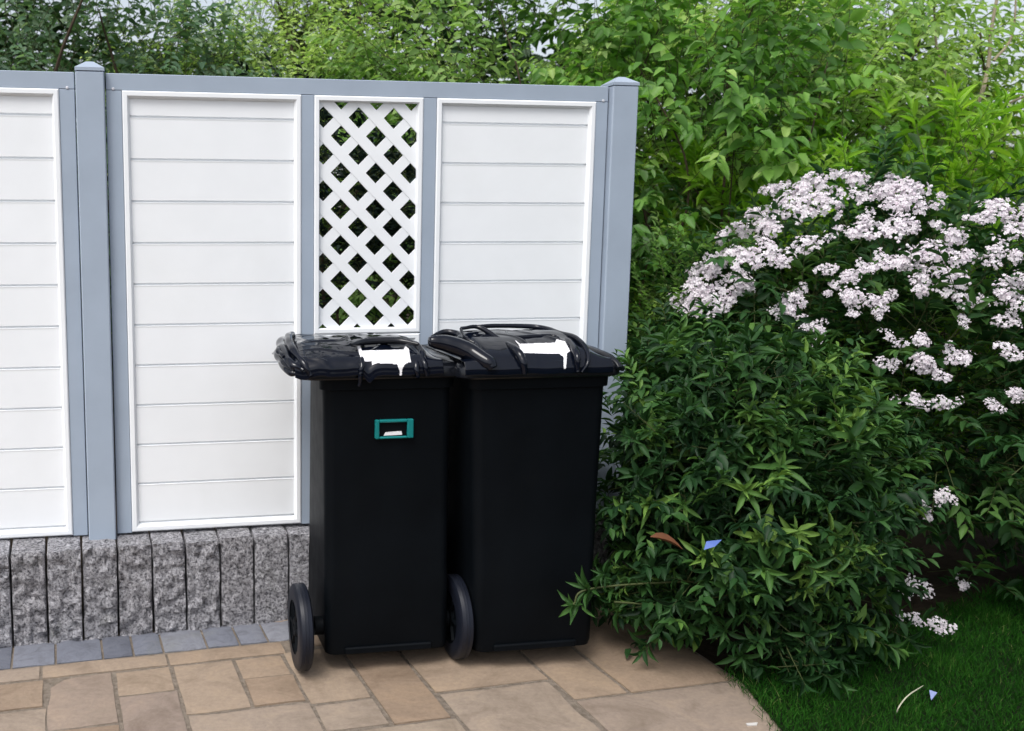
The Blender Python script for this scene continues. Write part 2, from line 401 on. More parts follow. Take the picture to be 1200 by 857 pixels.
def boards(x0, x1, z0, z1):
    b = MB(); prof = []; z = z1; zz = 1.782
    lines = [zz - .1415 * i for i in range(12) if z0 + .03 < zz - .1415 * i < z1 - .01]
    prof.append((z1, .011))
    for q in lines: prof += [(q + .0045, .0105), (q + .0022, .0175), (q - .0022, .0175), (q - .0038, .0085), (q - .010, .0095)]
    prof.append((z0, .011))
    n = len(prof); vs_ = [(x0, y, z) for z, y in prof] + [(x1, y, z) for z, y in prof]
    b.add(vs_, [(i, i + 1, n + i + 1, n + i) for i in range(n - 1)])
    b.box(x0, x1, .020, .034, z0, z1)
    o = b.build('board_panel', M['white'], fence); trim(x0 + .0008, x1 - .0008, z0 + .0008, z1 - .0008, o); return o
frame(.400, 2.204, [(.400, .452), (1.064, 1.109), (1.503, 1.552), (2.157, 2.204)], (.424, 2.184))
frame(-1.501, .298, [(-1.501, -1.449), (.247, .298)], (.274,))
boards(-1.449, .247, ZB + .004, ZW); boards(.452, 1.064, ZB + .004, ZW); boards(1.552, 2.157, ZB + .004, ZW); boards(1.109, 1.503, ZB + .004, 1.03)
def clip(poly, x0, x1, z0, z1):
    for ax, lim, sg in ((0, x0, 1), (0, x1, -1), (1, z0, 1), (1, z1, -1)):
        out = []
        for i in range(len(poly)):
            p, q = poly[i], poly[(i + 1) % len(poly)]; dp, dq = sg * (p[ax] - lim), sg * (q[ax] - lim)
            if dp >= 0: out.append(p)
            if (dp >= 0) != (dq >= 0):
                t = dp / (dp - dq); out.append((p[0] + (q[0] - p[0]) * t, p[1] + (q[1] - p[1]) * t))
        poly = out
        if not poly: return poly
    return poly
lb = MB(); lx0, lx1, lz0, lz1 = 1.1095, 1.5025, 1.033, ZW - .001
s0_, z0_, PT, hw = 1.271, 1.793, .127, .0265
for sg, ya, yb in ((1, .010, .0185), (-1, .0117, .0200)):
    for k in range(-12, 13):
        c = PT / 2 + k * PT                            # sg*(s-s0)+(z-z0)=c
        pl = [(s0_ - 2, z0_ + c - hw + 2 * sg), (s0_ + 2, z0_ + c - hw - 2 * sg), (s0_ + 2, z0_ + c + hw - 2 * sg), (s0_ - 2, z0_ + c + hw + 2 * sg)]
        pl = clip(pl, lx0 + .004, lx1 - .004, lz0 + .004, lz1 - .004)
        if len(pl) > 2: lb.prism(pl, ya, yb)
lat = lb.build('lattice', M['white'], fence); trim(lx0, lx1, lz0, lz1, lat, .020)

# ------------------------------------------------------------------ wheelie bins
BA = R(9.5); bu_ = V3(math.cos(BA), math.sin(BA), 0); bv_ = V3(-math.sin(BA), math.cos(BA), 0)
def wheel(parent, u, v, r, th, mat):
    w_ = MB(); n = 40
    prof = [(-.5, .62), (-.5, .80), (-.47, .93), (-.36, .985), (-.12, 1.), (-.10, .985), (.10, .985), (.12, 1.), (.36, .985), (.47, .93), (.5, .80), (.5, .62)]
    rings = [[(a * th, q * r * math.cos(t), q * r * math.sin(t)) for t in np.linspace(0, 2 * math.pi, n, endpoint=False)] for a, q in prof]
    w_.loft(rings, cap0=False, cap1=False)
    wh = w_.build('wheel', M['rubber'], parent, 35); wh.location = (u, v, r)
    h = MB(); prof = [(-.34, .08), (-.46, .10), (-.46, .2), (-.30, .26), (-.26, .5), (-.40, .58), (-.44, .63), (.44, .63), (.40, .58), (.26, .5), (.30, .26), (.46, .2), (.46, .10), (.34, .08)]
    h.loft([[(a * th, q * r * math.cos(t), q * r * math.sin(t)) for t in np.linspace(0, 2 * math.pi, n, endpoint=False)] for a, q in prof])
    for k in range(6):
        t = k * math.pi / 3; c, s_ = math.cos(t), math.sin(t)
        for sx in (-1, 1):
            h.tube([(sx * th * .30, c * r * .22, s_ * r * .22), (sx * th * .34, c * r * .56, s_ * r * .56)], .008, 5)
    h.build('rim', M['black'], wh, 35)

def bin_base(org, label, widths, lid_rect, wheels, taper=0.):
    root = empty('wheelie_bin', (org[0], org[1], 0), BA); tag(root, label, 'bin', 'black wheelie bins in front of the fence')
    (bu0, bu1), (tu0, tu1), d0, d1 = widths
    b = MB(); rings = []
    for z, t, ins, rr in ((.055, 0, .012, .03), (.06, 0, .003, .03), (.075, .02, 0, .03), (.30, .27, 0, .032), (.31, .28, .0015, .032), (.60, .62, .0015, .034), (.88, .94, 0, .036), (.895, .96, 0, .036), (.897, .96, -.010, .04), (.935, 1, -.011, .04)):
        z = .055 + (z - .055) * 1.025
        rings.append([(x + taper * t * max(0, y) / d1 * (x < (tu0 + tu1) / 2), y, zz) for x, y, zz in rrect(bu0 + (tu0 - bu0) * t + ins, bu1 + (tu1 - bu1) * t - ins, -.012 * t + ins, d0 + (d1 - d0) * t - ins, rr, z)])
    b.loft(rings); body = b.build('body', M['black'], root, 30)
    # shallow corner ribs on the front and a foot rail
    f = MB(); f.box(bu0 + .06, bu1 - .06, -.010, .004, .062, .085, .004); f.build('foot_rail', M['black'], root)
    x0, x1, y0, y1 = lid_rect; lb_ = MB(); rr = []
    for ins, z in ((.016, .931), (.004, .931), (0, .936), (0, .958), (.004, .968), (.014, .976), (.03, .981), (.036, .979), (.05, .986), (.10, .992), (.17, .996)):
        rr.append(rrect(x0 + ins, x1 - ins, y0 + ins, y1 - ins, max(.05 - ins * .2, .012), z, 8))
    lb_.loft(rr); lid = lb_.build('lid', M['lidblack'], root, 32); lid.location = (0, 0, .022)
    for uu in (tu0 + .07, tu1 - .07):
        hb = MB(); hb.tube([(uu - .025, y1 + .004, .955), (uu + .025, y1 + .004, .955)], .011, 10); hb.build('hinge', M['black'], lid)
    ax = MB(); (wa, wb, wv, wr, wt) = wheels
    ax.tube([(wa, wv, wr), (wb, wv, wr)], .011, 10); ax.build('axle', M['black'], root)
    if wv < .3:
        for ua, ub in ((bu0 - .028, bu0 + .02), (bu1 - .008, bu1 + .012)):
            br = MB(); br.tube([(ua, wv, wr), (ub, wv, wr)], .03, 14); br.build('axle_bracket', M['black'], root, 35)
    for uu in (wa, wb): wheel(root, uu, wv, wr, wt, M['rubber'])
    return root, lid

def local(org):
    o3 = V3(org[0], org[1], 0)
    LZ = .022
    def toL(P): d = P - o3 - V3(0, 0, LZ); return np.stack([d @ bu_, d @ bv_, d[..., 2]], -1)
    def toW(L): L = np.asarray(L); return o3 + V3(0, 0, .022) + L[..., 0:1] * bu_ + L[..., 1:2] * bv_ + L[..., 2:3] * V3(0, 0, 1)
    def px(x, y, v): return toL(on_plane(x, y, o3 + bv_ * v, bv_))
    return toL, toW, px

def fold(u, v, seed, amp):
    return amp * noise.fractal((u, v, seed), .6, 2.0, 4)
def drape(root_lid, toW, a0, a1, section, height, hang, seed, amp, na=300, nb=210, fan=(-.17, .02, 5.5)):
    """plastic sheet lying over the lid: section(t) gives (v,z) back to front, height(a) lifts it, hang(a) lengthens the front hem"""
    G = np.zeros((na + 1, nb + 1, 3))
    for i in range(na + 1):
        a = i / na
        for j in range(nb + 1):
            t = j / nb; v, z = section(t); hgt = height(a, t)
            u = a0 + (a1 - a0) * a
            e = min(1, a * 6, (1 - a) * 6)
            u += .012 * noise.noise((v * 9, t * 4, seed + 3)) * (1 if .1 < a < .9 else .4)
            pu_, pv2 = u - fan[0], v - fan[1]; ph = math.atan2(pv2, pu_) ; rd = math.hypot(pu_, pv2)
            nz_ = noise.noise((u * 5, v * 5, seed)); q1 = ph * fan[2] + 2.2 * nz_ + seed
            cr = math.exp(-(math.sin(q1) / .20) ** 2) * (.35 + .9 * abs(noise.noise((u * 7 + 3, v * 3, seed)))) * min(1, rd * 7)
            c2 = math.exp(-(math.sin(q1 * 1.7 + 1.3 + 1.5 * noise.noise((u * 8, v * 8, seed + 1))) / .22) ** 2) * max(0, noise.noise((u * 6, v * 6, seed + 11)) + .15)
            ridge = .55 * cr + .5 * c2 + .55 * noise.noise((u * 5 + 7, v * 5, seed)) + .10 * noise.noise((u * 30, v * 24, seed + 2))
            dz = amp * ridge * e * hgt
            zz = .985 + (z - .985) * hgt if z > .985 else z
            nfront = max(0, (t - .70) / .3)
            if nfront > 0 and z < .985:
                zz = z - hang(a) * nfront ** 1.5; v -= .4 * amp * (ridge + .4) * e
            else: zz += dz
            G[i, j] = (u, v, zz)
    return G
def grid_obj(G, name, mat, parent, smooth=True, thick=.0025):
    na, nb = G.shape[0] - 1, G.shape[1] - 1
    idx = np.arange((na + 1) * (nb + 1)).reshape(na + 1, nb + 1)
    q = np.stack([idx[:-1, :-1], idx[:-1, 1:], idx[1:, 1:], idx[1:, :-1]], -1).reshape(-1, 4)
    o = np_mesh(name, G.reshape(-1, 3), q, np.full(len(q), .5), mat, parent, smooth)
    if thick:
        m = o.modifiers.new('thickness', 'SOLIDIFY'); m.thickness = thick; m.offset = 1
    return o
def inside(px, py, poly):
    r = np.zeros(px.shape, bool); n = len(poly)
    for i in range(n):
        x0, y0 = poly[i]; x1, y1 = poly[(i + 1) % n]
        c = ((y0 > py) != (y1 > py)) & (px < (x1 - x0) * (py - y0) / ((y1 - y0) or 1e-9) + x0); r ^= c
    return r
def patch(G, toW, polys, name, mat, parent, off=.004):
    W = toW(G); X, Y = project(W)
    cx = (X[:-1, :-1] + X[1:, 1:]) / 2; cy = (Y[:-1, :-1] + Y[1:, 1:]) / 2
    mk = np.zeros(cx.shape, bool)
    for p in polys: mk |= inside(cx, cy, p)
    seen = np.zeros(mk.shape, int); best, lab = (0, 0), 0
    for a, c in zip(*np.nonzero(mk)):
        if seen[a, c]: continue
        lab += 1; st = [(a, c)]; seen[a, c] = lab; cnt = 0
        while st:
            p, q = st.pop(); cnt += 1
            for p2, q2 in ((p + 1, q), (p - 1, q), (p, q + 1), (p, q - 1)):
                if 0 <= p2 < mk.shape[0] and 0 <= q2 < mk.shape[1] and mk[p2, q2] and not seen[p2, q2]: seen[p2, q2] = lab; st.append((p2, q2))
        best = max(best, (cnt, lab))
    mk = seen == best[1] if lab else mk
    e1 = np.gradient(G, axis=0); e2 = np.gradient(G, axis=1); nn = np.cross(e1, e2); nn /= np.linalg.norm(nn, axis=-1, keepdims=True) + 1e-9
    if nn[..., 2].mean() < 0: nn = -nn
    P = G + nn * off
    idx = np.arange(G.shape[0] * G.shape[1]).reshape(G.shape[:2])
    q = np.stack([idx[:-1, :-1], idx[:-1, 1:], idx[1:, 1:], idx[1:, :-1]], -1)[mk]
    if len(q) == 0: return None
    us, inv = np.unique(q, return_inverse=True)
    o = np_mesh(name, P.reshape(-1, 3)[us], inv.reshape(-1, 4), np.full(len(q), .5), mat, parent, True)
    return o
def curve(pts, n=24):
    """Catmull-Rom through pts"""
    P = [np.asarray(p, float) for p in pts]; P = [2 * P[0] - P[1]] + P + [2 * P[-1] - P[-2]]; out = []
    for i in range(1, len(P) - 2):
        for t in np.linspace(0, 1, n, endpoint=False):
            a, b, c, d = P[i - 1:i + 3]
            out.append(.5 * ((2 * b) + (c - a) * t + (2 * a - 5 * b + 4 * c - d) * t * t + (3 * b - a - 3 * c + d) * t ** 3))
    out.append(P[-2]); return out
def sec(pts):
    c = np.array(curve([(p[0], p[1], 0) for p in pts], 20))[:, :2]
    L = np.r_[0, np.cumsum(np.linalg.norm(np.diff(c, axis=0), axis=1))]; L /= L[-1]
    return lambda t: (np.interp(t, L, c[:, 0]), np.interp(t, L, c[:, 1]))
sm = lambda x: 0 if x < 0 else 1 if x > 1 else x * x * (3 - 2 * x)

# left bin
OL = gnd(385, 770, .055)
binL, lidL = bin_base(OL, 'black wheelie bin with a teal-framed slot in its front, left of the pair', ((-.008, .398), (-.022, .388), .35, .42),
                      (-.098, .437, -.045, .435), (-.080, .437, .062, .138, .046), .035)
toL, toW, pxL = local(OL)
secL = sec([(.415, .994), (.34, 1.024), (.22, 1.036), (.10, 1.029), (.03, 1.016), (-.03, .996), (-.050, .978), (-.053, .962), (-.054, .948)])
hangL = lambda a: .005 + .010 * noise.noise((a * 9, 1, 4)) + .016 * math.exp(-((a - .485) / .03) ** 2)
hgtL = lambda a, t: sm(min(1, a * 9 + .25)) * (sm((1.02 - a) * 6))
GL = drape(lidL, toW, -.118, .342, secL, hgtL, hangL, 3.1, .017)
# the left end of the sheet bunches up and droops past the lid edge
for i in range(GL.shape[0]):
    a = i / (GL.shape[0] - 1)
    if a < .16:
        k = ((.16 - a) / .16) ** 2; GL[i, :140, 2] -= k * .03 * np.minimum(1, (140 - np.arange(140)) / 35)
linerL = grid_obj(GL, 'lid_cover', M['gloss'], lidL)
patch(GL, toW, [[(417, 403), (421, 404), (424, 412), (473, 410.5), (475, 406), (479, 410), (481, 424), (474, 427), (471, 432), (469.8, 444), (468.3, 444), (467.8, 434), (465, 427), (424, 425), (421, 415)]], 'sticker_reflection', M['label'], linerL)  # part sticker, part lid reflection, painted as one white shape
def crumple(paths, rads, parent, name, seed, mat=None, nz=.35):
    for c, (p, r_) in enumerate(zip(paths, rads)):
        b = MB(); cp = curve(p, 16); n = len(cp)
        rr = [r_ * (.5 + .5 * math.sin(math.pi * min(1, max(.0, i / (n - 1))) ** .8)) * (1 + nz * noise.noise((i * .11, c * 7., seed))) for i in range(n)]
        cp = [q + r_ * nz * .6 * V3(noise.noise((i * .13, seed, c)), noise.noise((i * .13, seed + 4, c)), noise.noise((i * .13, seed + 9, c))) for i, q in enumerate(cp)]
        b.tube(cp, rr, 14); b.build(name, mat or M['gloss'], parent, 70)
crumple([[(-.085, .36, 1.015), (-.118, .22, 1.02), (-.132, .06, 1.005), (-.122, -.03, .982), (-.09, -.055, .965)],
         [(-.09, .30, .995), (-.135, .16, .995), (-.140, .02, .985), (-.115, -.045, .965)],
         [(-.10, .22, .98), (-.135, .08, .972), (-.128, -.02, .958), (-.10, -.05, .95)],
         [(-.06, .33, 1.035), (-.10, .18, 1.04), (-.11, .04, 1.02), (-.09, -.045, .985), (-.07, -.06, .95)],
         [(-.13, .12, 1.02), (-.150, .06, 1.012), (-.142, .0, 1.0)]], [.016, .015, .013, .013, .010], linerL, 'fold', 2.)
# handle bar with dark slot above the white patch, loose strap ends
crumple([[pxL(412, 404, .0), pxL(430, 400, .04), pxL(465, 399, .04), pxL(490, 403, .0)]], [.011], linerL, 'grip', 5., M['lidblack'], .05)
crumple([[pxL(478, 398, .10), pxL(492, 408, .02), pxL(497, 425, -.05), pxL(501, 440, -.062)],
         [pxL(470, 402, .08), pxL(484, 414, .0), pxL(488, 430, -.055), pxL(490, 443, -.064)],
         [pxL(420, 408, .05), pxL(424, 424, -.045), pxL(423, 437, -.062), pxL(421, 452, -.058)]], [.011, .011, .009], linerL, 'strap', 8.)
# teal framed slot
sl = MB(); u0, u1, z0, z1 = .140, .262, .762, .822
yf = -.0125
for a in ((u0, u0 + .013, z0, z1), (u1 - .020, u1, z0, z1), (u0 + .0131, u1 - .0201, z1 - .009, z1), (u0 + .0131, u1 - .0201, z0, z0 + .007)):
    sl.box(a[0], a[1], yf - .010, yf + .006, a[2], a[3], .0025)
slo = sl.build('slot_frame', M['teal'], binL)
s2 = MB(); s2.box(u0 + .012, u1 - .019, yf - .0005, yf + .003, z0 + .006, z1 - .008); s2.build('slot_recess', M['black'], slo)
s3 = MB(); s3.prism([(u0 + .028, z0 + .010), (u1 - .036, z0 + .011), (u1 - .038, z0 + .022), (u0 + .034, z0 + .020)], yf - .006, yf - .0015); s3.build('white_tab', M['label'], slo)

# right bin
OR_ = gnd(557, 767, .055)
binR, lidR = bin_base(OR_, 'black wheelie bin with looped ridges on its lid, standing beside the bush', ((.0, .400), (-.036, .408), .35, .42),
                      (-.085, .448, -.045, .43), (.012, .392, .365, .10, .045))
toL2, toW2, pxR = local(OR_)
secR = sec([(.41, .994), (.33, 1.035), (.20, 1.052), (.10, 1.042), (.03, 1.024), (-.03, 1.0), (-.053, .972), (-.056, .960), (-.055, .947)])
hangR = lambda a: .002 + .005 * noise.noise((a * 6, 2, 4))
hgtR = lambda a, t: sm(min(1, a * 5 + .1)) * sm((1.02 - a) * 5)
GR = drape(lidR, toW2, -.075, .40, secR, hgtR, hangR, 8.4, .011, fan=(-.30, .30, 6.))
linerR = grid_obj(GR, 'lid_cover', M['gloss'], lidR)
patch(GR, toW2, [[(603, 399), (609, 404), (650, 402.5), (652, 398.5), (662, 401), (668, 412), (664, 415), (662.5, 432), (660, 432), (660, 419), (655, 415.5), (611, 414.5), (608, 406)]], 'sticker_reflection', M['label'], linerR)  # white paint for a sticker and the reflection running into it
crumple([[pxR(503, 400, .02), pxR(522, 402, .02), pxR(548, 411, .0), pxR(572, 425, -.05), pxR(577, 432, -.062)]], [.028], linerR, 'grip', 3., None, .08)
crumple([[pxR(505, 395, .1), pxR(520, 389, .12), pxR(535, 391, .1), pxR(538, 397, .06), pxR(525, 402, .02), pxR(508, 399, .02), pxR(505, 395, .1)]], [.011], linerR, 'loop', 1., None, .1)
lp = [(540, 385), (560, 383), (583, 396), (598, 411), (588, 413), (565, 405), (545, 396), (540, 385)]
crumple([[pxR(x, y, .16 - (y - 383) * .005) for x, y in lp]], [.009], linerR, 'loop', 6., None, .1)
crumple([[pxR(540, 384, .26), pxR(580, 381.5, .28), pxR(630, 383, .26), pxR(655, 390, .16), pxR(675, 396, .06), pxR(687, 409, -.02), pxR(689, 424, -.062), pxR(682, 436, -.066)],
         [pxR(593, 388, .18), pxR(600, 395, .1), pxR(645, 393, .1), pxR(657, 398, .06)],
         [pxR(655, 395, .14), pxR(668, 402, .04), pxR(676, 416, -.05), pxR(677, 436, -.066)],
         [pxR(594, 402, .04), pxR(606, 412, -.03), pxR(613, 424, -.06), pxR(615, 438, -.064)]], [.009, .007, .012, .014], linerR, 'ridge', 4., None, .1)
# drooping flap at the right end of the lid
crumple([[(.39, .36, .992), (.425, .22, .987), (.440, .06, .972), (.445, -.03, .952)], [(.36, .30, .998), (.40, .14, .992), (.42, .0, .978), (.425, -.05, .955)]], [.018, .016], linerR, 'fold', 7., M['lidblack'], .08)

# ------------------------------------------------------------------ foliage
def leaf_base(nseg=3, fold_=.25, curl=.15, shape=1.):
    """unit leaf along +x (length 1, half width .5 scaled later); normal +z.  rows of 3 verts (left, mid, right)"""
    vs_, qs = [], []
    for i in range(nseg + 1):
        t = i / nseg; wd = (math.sin(math.pi * min(.985, max(.015, t ** shape)))) ** .85 * .5
        z = -curl * t * t
        vs_ += [(t, wd, z + wd * fold_), (t, 0, z), (t, -wd, z + wd * fold_)]
    for i in range(nseg):
        for k in (0, 1):
            a = i * 3 + k; qs.append((a, a + 1, a + 4, a + 3))
    return np.array(vs_, float), np.array(qs)
def unit(a): return a / (np.linalg.norm(a, axis=-1, keepdims=True) + 1e-9)
def leaves(name, P, D, N, L, Wd, rnd, mat, parent, nseg=3, fold_=.3, curl=.15, shape=.8, keep=None):
    """P base points, D axis, N rough normal, L lengths, Wd widths"""
    if keep is not None:
        m = keep(P) & keep(P + unit(D) * L[:, None]); P, D, N, L, Wd, rnd = P[m], D[m], N[m], L[m], Wd[m], rnd[m]
    bv, bq = leaf_base(nseg, fold_, curl, shape)
    D = unit(D); S = unit(np.cross(N, D)); N = np.cross(D, S)
    X = P[:, None, :] + (bv[None, :, 0:1] * L[:, None, None]) * D[:, None, :] + (bv[None, :, 1:2] * Wd[:, None, None]) * S[:, None, :] + (bv[None, :, 2:3] * L[:, None, None] * 1.) * N[:, None, :] * np.where(True, 1, 1)
    nv = len(bv); q = (bq[None] + (np.arange(len(P)) * nv)[:, None, None]).reshape(-1, 4)
    return np_mesh(name, X.reshape(-1, 3), q, np.repeat(np.clip(rnd, 0, 1), len(bq)), mat, parent, True)
def rnd_unit(n): return unit(rng.normal(size=(n, 3)))
def clumps(c, r, nclump, per, spread, rmin=.5, zmin=.03, up_bias=.35, shell=.7):
    """twig origins grouped in clumps on an uneven ellipsoid; returns points, outward directions, clump id"""
    c = np.asarray(c); r = np.asarray(r)
    d = rnd_unit(nclump * 3); d = d[(c[2] + d[:, 2] * r[2]) > zmin][:nclump]
    rad = rmin + (1 - rmin) * rng.random(len(d)) ** shell
    lump = np.array([1 + .18 * noise.noise(Vector(x * 2.3) + Vector((c[0], c[1], 0))) for x in d])
    cc = c + d * r * (rad * lump)[:, None]
    n = rng.poisson(per, len(d)) + 2
    idx = np.repeat(np.arange(len(d)), n)
    P = cc[idx] + rng.normal(size=(len(idx), 3)) * spread * np.array([1, 1, .7])
    out = unit((P - c) / r)
    D = unit(out + V3(0, 0, up_bias) + rng.normal(size=P.shape) * .55)
    m = P[:, 2] > zmin
    return P[m], D[m], idx[m], cc
def twig_leaves(P, D, per, tl, L, W, mode, droop=.2, trnd=None, jit=.12, lv=.25, face=0.):
    n = len(P); k = per
    t = (np.arange(k) + .5) / k
    rn = (trnd if trnd is not None else rng.random(n))
    up_ = np.tile(V3(0, 0, 1), (n, 1)); S = unit(np.cross(D, up_ + rng.normal(size=D.shape) * .2)); U = np.cross(S, D)
    if mode == 'whorl':
        phi = rng.uniform(0, 6.28, (n, 1)) + np.arange(k)[None] * 2.4
        el = np.linspace(1.25, .35, k)[None] + rng.normal(size=(n, k)) * .15          # angle from the axis, lower leaves lie flatter
        B = P[:, None] + D[:, None] * (tl * np.linspace(.3, 1, k)[None, :, None])
        A = D[:, None] * np.cos(el)[..., None] + (S[:, None] * np.cos(phi)[..., None] + U[:, None] * np.sin(phi)[..., None]) * np.sin(el)[..., None]
        Nn = D[:, None] * np.sin(el)[..., None] - (S[:, None] * np.cos(phi)[..., None] + U[:, None] * np.sin(phi)[..., None]) * np.cos(el)[..., None] + 0 * A
        ln = L * (1.1 - .45 * np.linspace(0, 1, k))[None] * rng.uniform(.75, 1.2, (n, k)) * rng.uniform(.6, 1.15, (n, 1))
    else:
        side = np.where(np.arange(k) % 2 == 0, 1., -1.)[None, :]
        B = P[:, None] + D[:, None] * (tl * t[None, :, None])
        ang = R(58 if mode == 'alternate' else 68) * (1 - .35 * t)[None] + rng.normal(size=(n, k)) * .2
        A = D[:, None] * np.cos(ang)[..., None] + S[:, None] * (side * np.sin(ang))[..., None]
        Nn = np.broadcast_to(U[:, None] * .7 + V3(0, 0, .6), A.shape).copy()
        ln = L * rng.uniform(.65, 1.2, (n, k)) * (1.05 - .35 * t ** 2)[None]
    A = A - V3(0, 0, droop) * rng.uniform(.4, 1.5, (n, k, 1)) + rng.normal(size=A.shape) * jit
    Nn = Nn + rng.normal(size=Nn.shape) * .3 + V3(0, -face, 0)          # outer leaves turn their faces to the open garden
    r2 = np.clip(rn[:, None] + rng.normal(size=(n, k)) * lv * .5, 0, 1)
    ln = ln.reshape(-1); return B.reshape(-1, 3), A.reshape(-1, 3), Nn.reshape(-1, 3), ln, ln * (W / L) * rng.uniform(.8, 1.15, len(ln)), r2.reshape(-1)
def stems(name, base, targets, r0, mat, parent, spread=.06, ndirect=None, keep=None):
    b = MB(); base = np.asarray(base, float)
    for i, t in enumerate(targets):
        s_ = base + V3(rng.normal() * spread, rng.normal() * spread, 0); d = t - s_
        mid1 = s_ + d * .35 + V3(rng.normal(), rng.normal(), abs(rng.normal()) + .8) * .06 * np.linalg.norm(d)
        mid2 = s_ + d * .7 + V3(rng.normal(), rng.normal(), abs(rng.normal())) * .05 * np.linalg.norm(d)
        pts = curve([s_, mid1, mid2, t], 5)
        if keep is not None and not all(keep(np.array(pts))): continue
        q = r0 * rng.uniform(.6, 1.1); b.tube(pts, [q * (1 - .8 * j / (len(pts) - 1)) for j in range(len(pts))], 6)
    return b.build(name, mat, parent)
def twig_mesh(name, P, D, tl, r, mat, parent, keep=None):
    m = np.ones(len(P), bool) if keep is None else keep(P) & keep(P + D * tl)
    P, D = P[m], D[m]; S = unit(np.cross(D, V3(.3, .1, 1))); U = np.cross(S, D)
    Q = P - D * tl * .6
    ring = lambda c, rr: np.stack([c + S * rr, c - S * rr * .5 + U * rr * .87, c - S * rr * .5 - U * rr * .87], 1)
    X = np.concatenate([ring(Q, r), ring(P + D * tl, r * .4)], 1)
    f = np.array([(0, 1, 4, 3), (1, 2, 5, 4), (2, 0, 3, 5)]); q = (f[None] + (np.arange(len(P)) * 6)[:, None, None]).reshape(-1, 4)
    return np_mesh(name, X.reshape(-1, 3), q, np.full(len(q), .5), mat, parent, True)

def behind_fence(P):
    d = (P - FO) @ fn; s_ = (P - FO) @ fu
    return (d > .12) | (s_ > 2.36)
NP = {}
def shrub(kind, label, cat, base, c, r, nclump, per, spread, mat, leaf, tl, k, mode, droop, trunk_r, barkm='bark', crown_name='foliage', up_bias=.35, rmin=.5, keep=behind_fence, nstem=14, group=None, fold_=.3, curl=.15, shape=.8, trunk_name='branches', extra=None, shell=.7, face=0.):
    root = empty(kind, (base[0], base[1], 0)); tag(root, label, cat, group)
    P, D, idx, cc = clumps(c, r, nclump, per, spread, rmin, .04, up_bias, shell)
    crn = rng.random(len(cc)) ; tr = np.clip(crn[np.minimum(idx, len(cc) - 1)] * .55 + rng.random(len(P)) * .45, 0, 1)
    o = V3(base[0], base[1], 0); kp = (lambda Q: keep(Q + o)) if keep else None
    args = twig_leaves(P - o, D, k, tl, leaf[0], leaf[1], mode, droop, tr, face=face)
    if extra is not None:
        ex = extra(o); args = tuple(np.concatenate([a, b]) for a, b in zip(args, ex))
    leaves(crown_name, *args, LG[mat], root, fold_=fold_, curl=curl, shape=shape, keep=kp)
    twig_mesh('twigs', P - o, D, tl, .0022, M['stem'], root, kp)
    pick = cc[rng.permutation(len(cc))[:nstem]] - o
    stems(trunk_name, (0, 0, -.01), pick, trunk_r, M[barkm], root, keep=kp)
    return root

# --- plants beyond the fence
shrub('garden_tree', 'dark blue-green leafy tree behind the left end of the fence', 'tree', (-1.5, 5.3), (-1.35, 5.3, 1.85), (1.25, .7, 1.15), 150, 9, .13, 'darktree', (.062, .030), .20, 8, 'alternate', .5, .035, nstem=22, trunk_name='trunk', face=.7)
shrub('garden_tree', 'pale yellow-green small-leaved tree behind the wide white fence panel', 'tree', (-.1, 5.9), (-.02, 5.9, 1.75), (1.0, .65, 1.25), 170, 10, .13, 'pale', (.054, .018), .22, 10, 'alternate', .4, .03, nstem=22, trunk_name='trunk', face=.7)
shrub('garden_tree', 'mid-green oval-leaved tree rising behind the lattice window', 'tree', (.95, 5.2), (.95, 5.2, 1.55), (.85, .65, 1.35), 130, 8, .10, 'mid', (.066, .034), .20, 8, 'alternate', .55, .013, nstem=16, trunk_name='trunk', face=.7)
shrub('garden_tree', 'broad-leaved tree with large drooping leaves beside the right fence post', 'tree', (2.0, 5.1), (1.95, 5.1, 1.4), (.85, .65, 1.4), 105, 9, .10, 'hazel', (.092, .047), .24, 7, 'alternate', .75, .014, nstem=16, trunk_name='trunk', face=.7)
shrub('garden_tree', 'tall tree with feathery pale leaflets above the flowering shrub', 'tree', (2.8, 6.0), (2.78, 6.0, 1.9), (1.18, .75, 1.4), 190, 9, .14, 'ash', (.085, .027), .30, 11, 'pinnate', .5, .035, nstem=22, trunk_name='trunk', shape=.9, face=.7)
shrub('garden_shrub', 'bright green shrub with long narrow leaves directly behind the white blossom', 'shrub', (2.95, 4.95), (2.95, 4.95, 1.12), (1.2, .5, .85), 100, 9, .12, 'bright', (.12, .028), .16, 9, 'whorl', .0, .016, up_bias=.9, nstem=20, shape=.9, face=.5)
shrub('garden_shrub', 'yellow-green loose shrub at the right edge above the bright narrow leaves', 'shrub', (4.2, 5.6), (4.15, 5.6, 1.35), (.6, .5, .80), 60, 8, .12, 'yellow', (.07, .032), .2, 7, 'alternate', .2, .02, nstem=14)
shrub('garden_shrub', 'small light green shrub squeezed between fence post and blossom', 'shrub', (1.72, 4.25), (1.72, 4.28, .75), (.38, .3, .62), 60, 8, .08, 'mid', (.045, .018), .12, 9, 'alternate', .15, .010, up_bias=.8, nstem=12)
lc_ = FO + fu * 1.32 + fn * .62
shrub('garden_shrub', 'dark evergreen shrub added close behind the lattice window to darken its openings', 'shrub', (lc_[0], lc_[1]), (lc_[0], lc_[1], .95), (.52, .28, .97), 150, 9, .09, 'yew', (.05, .018), .13, 8, 'alternate', .3, .014, nstem=14)  # added shrub, there to make the lattice holes look dark
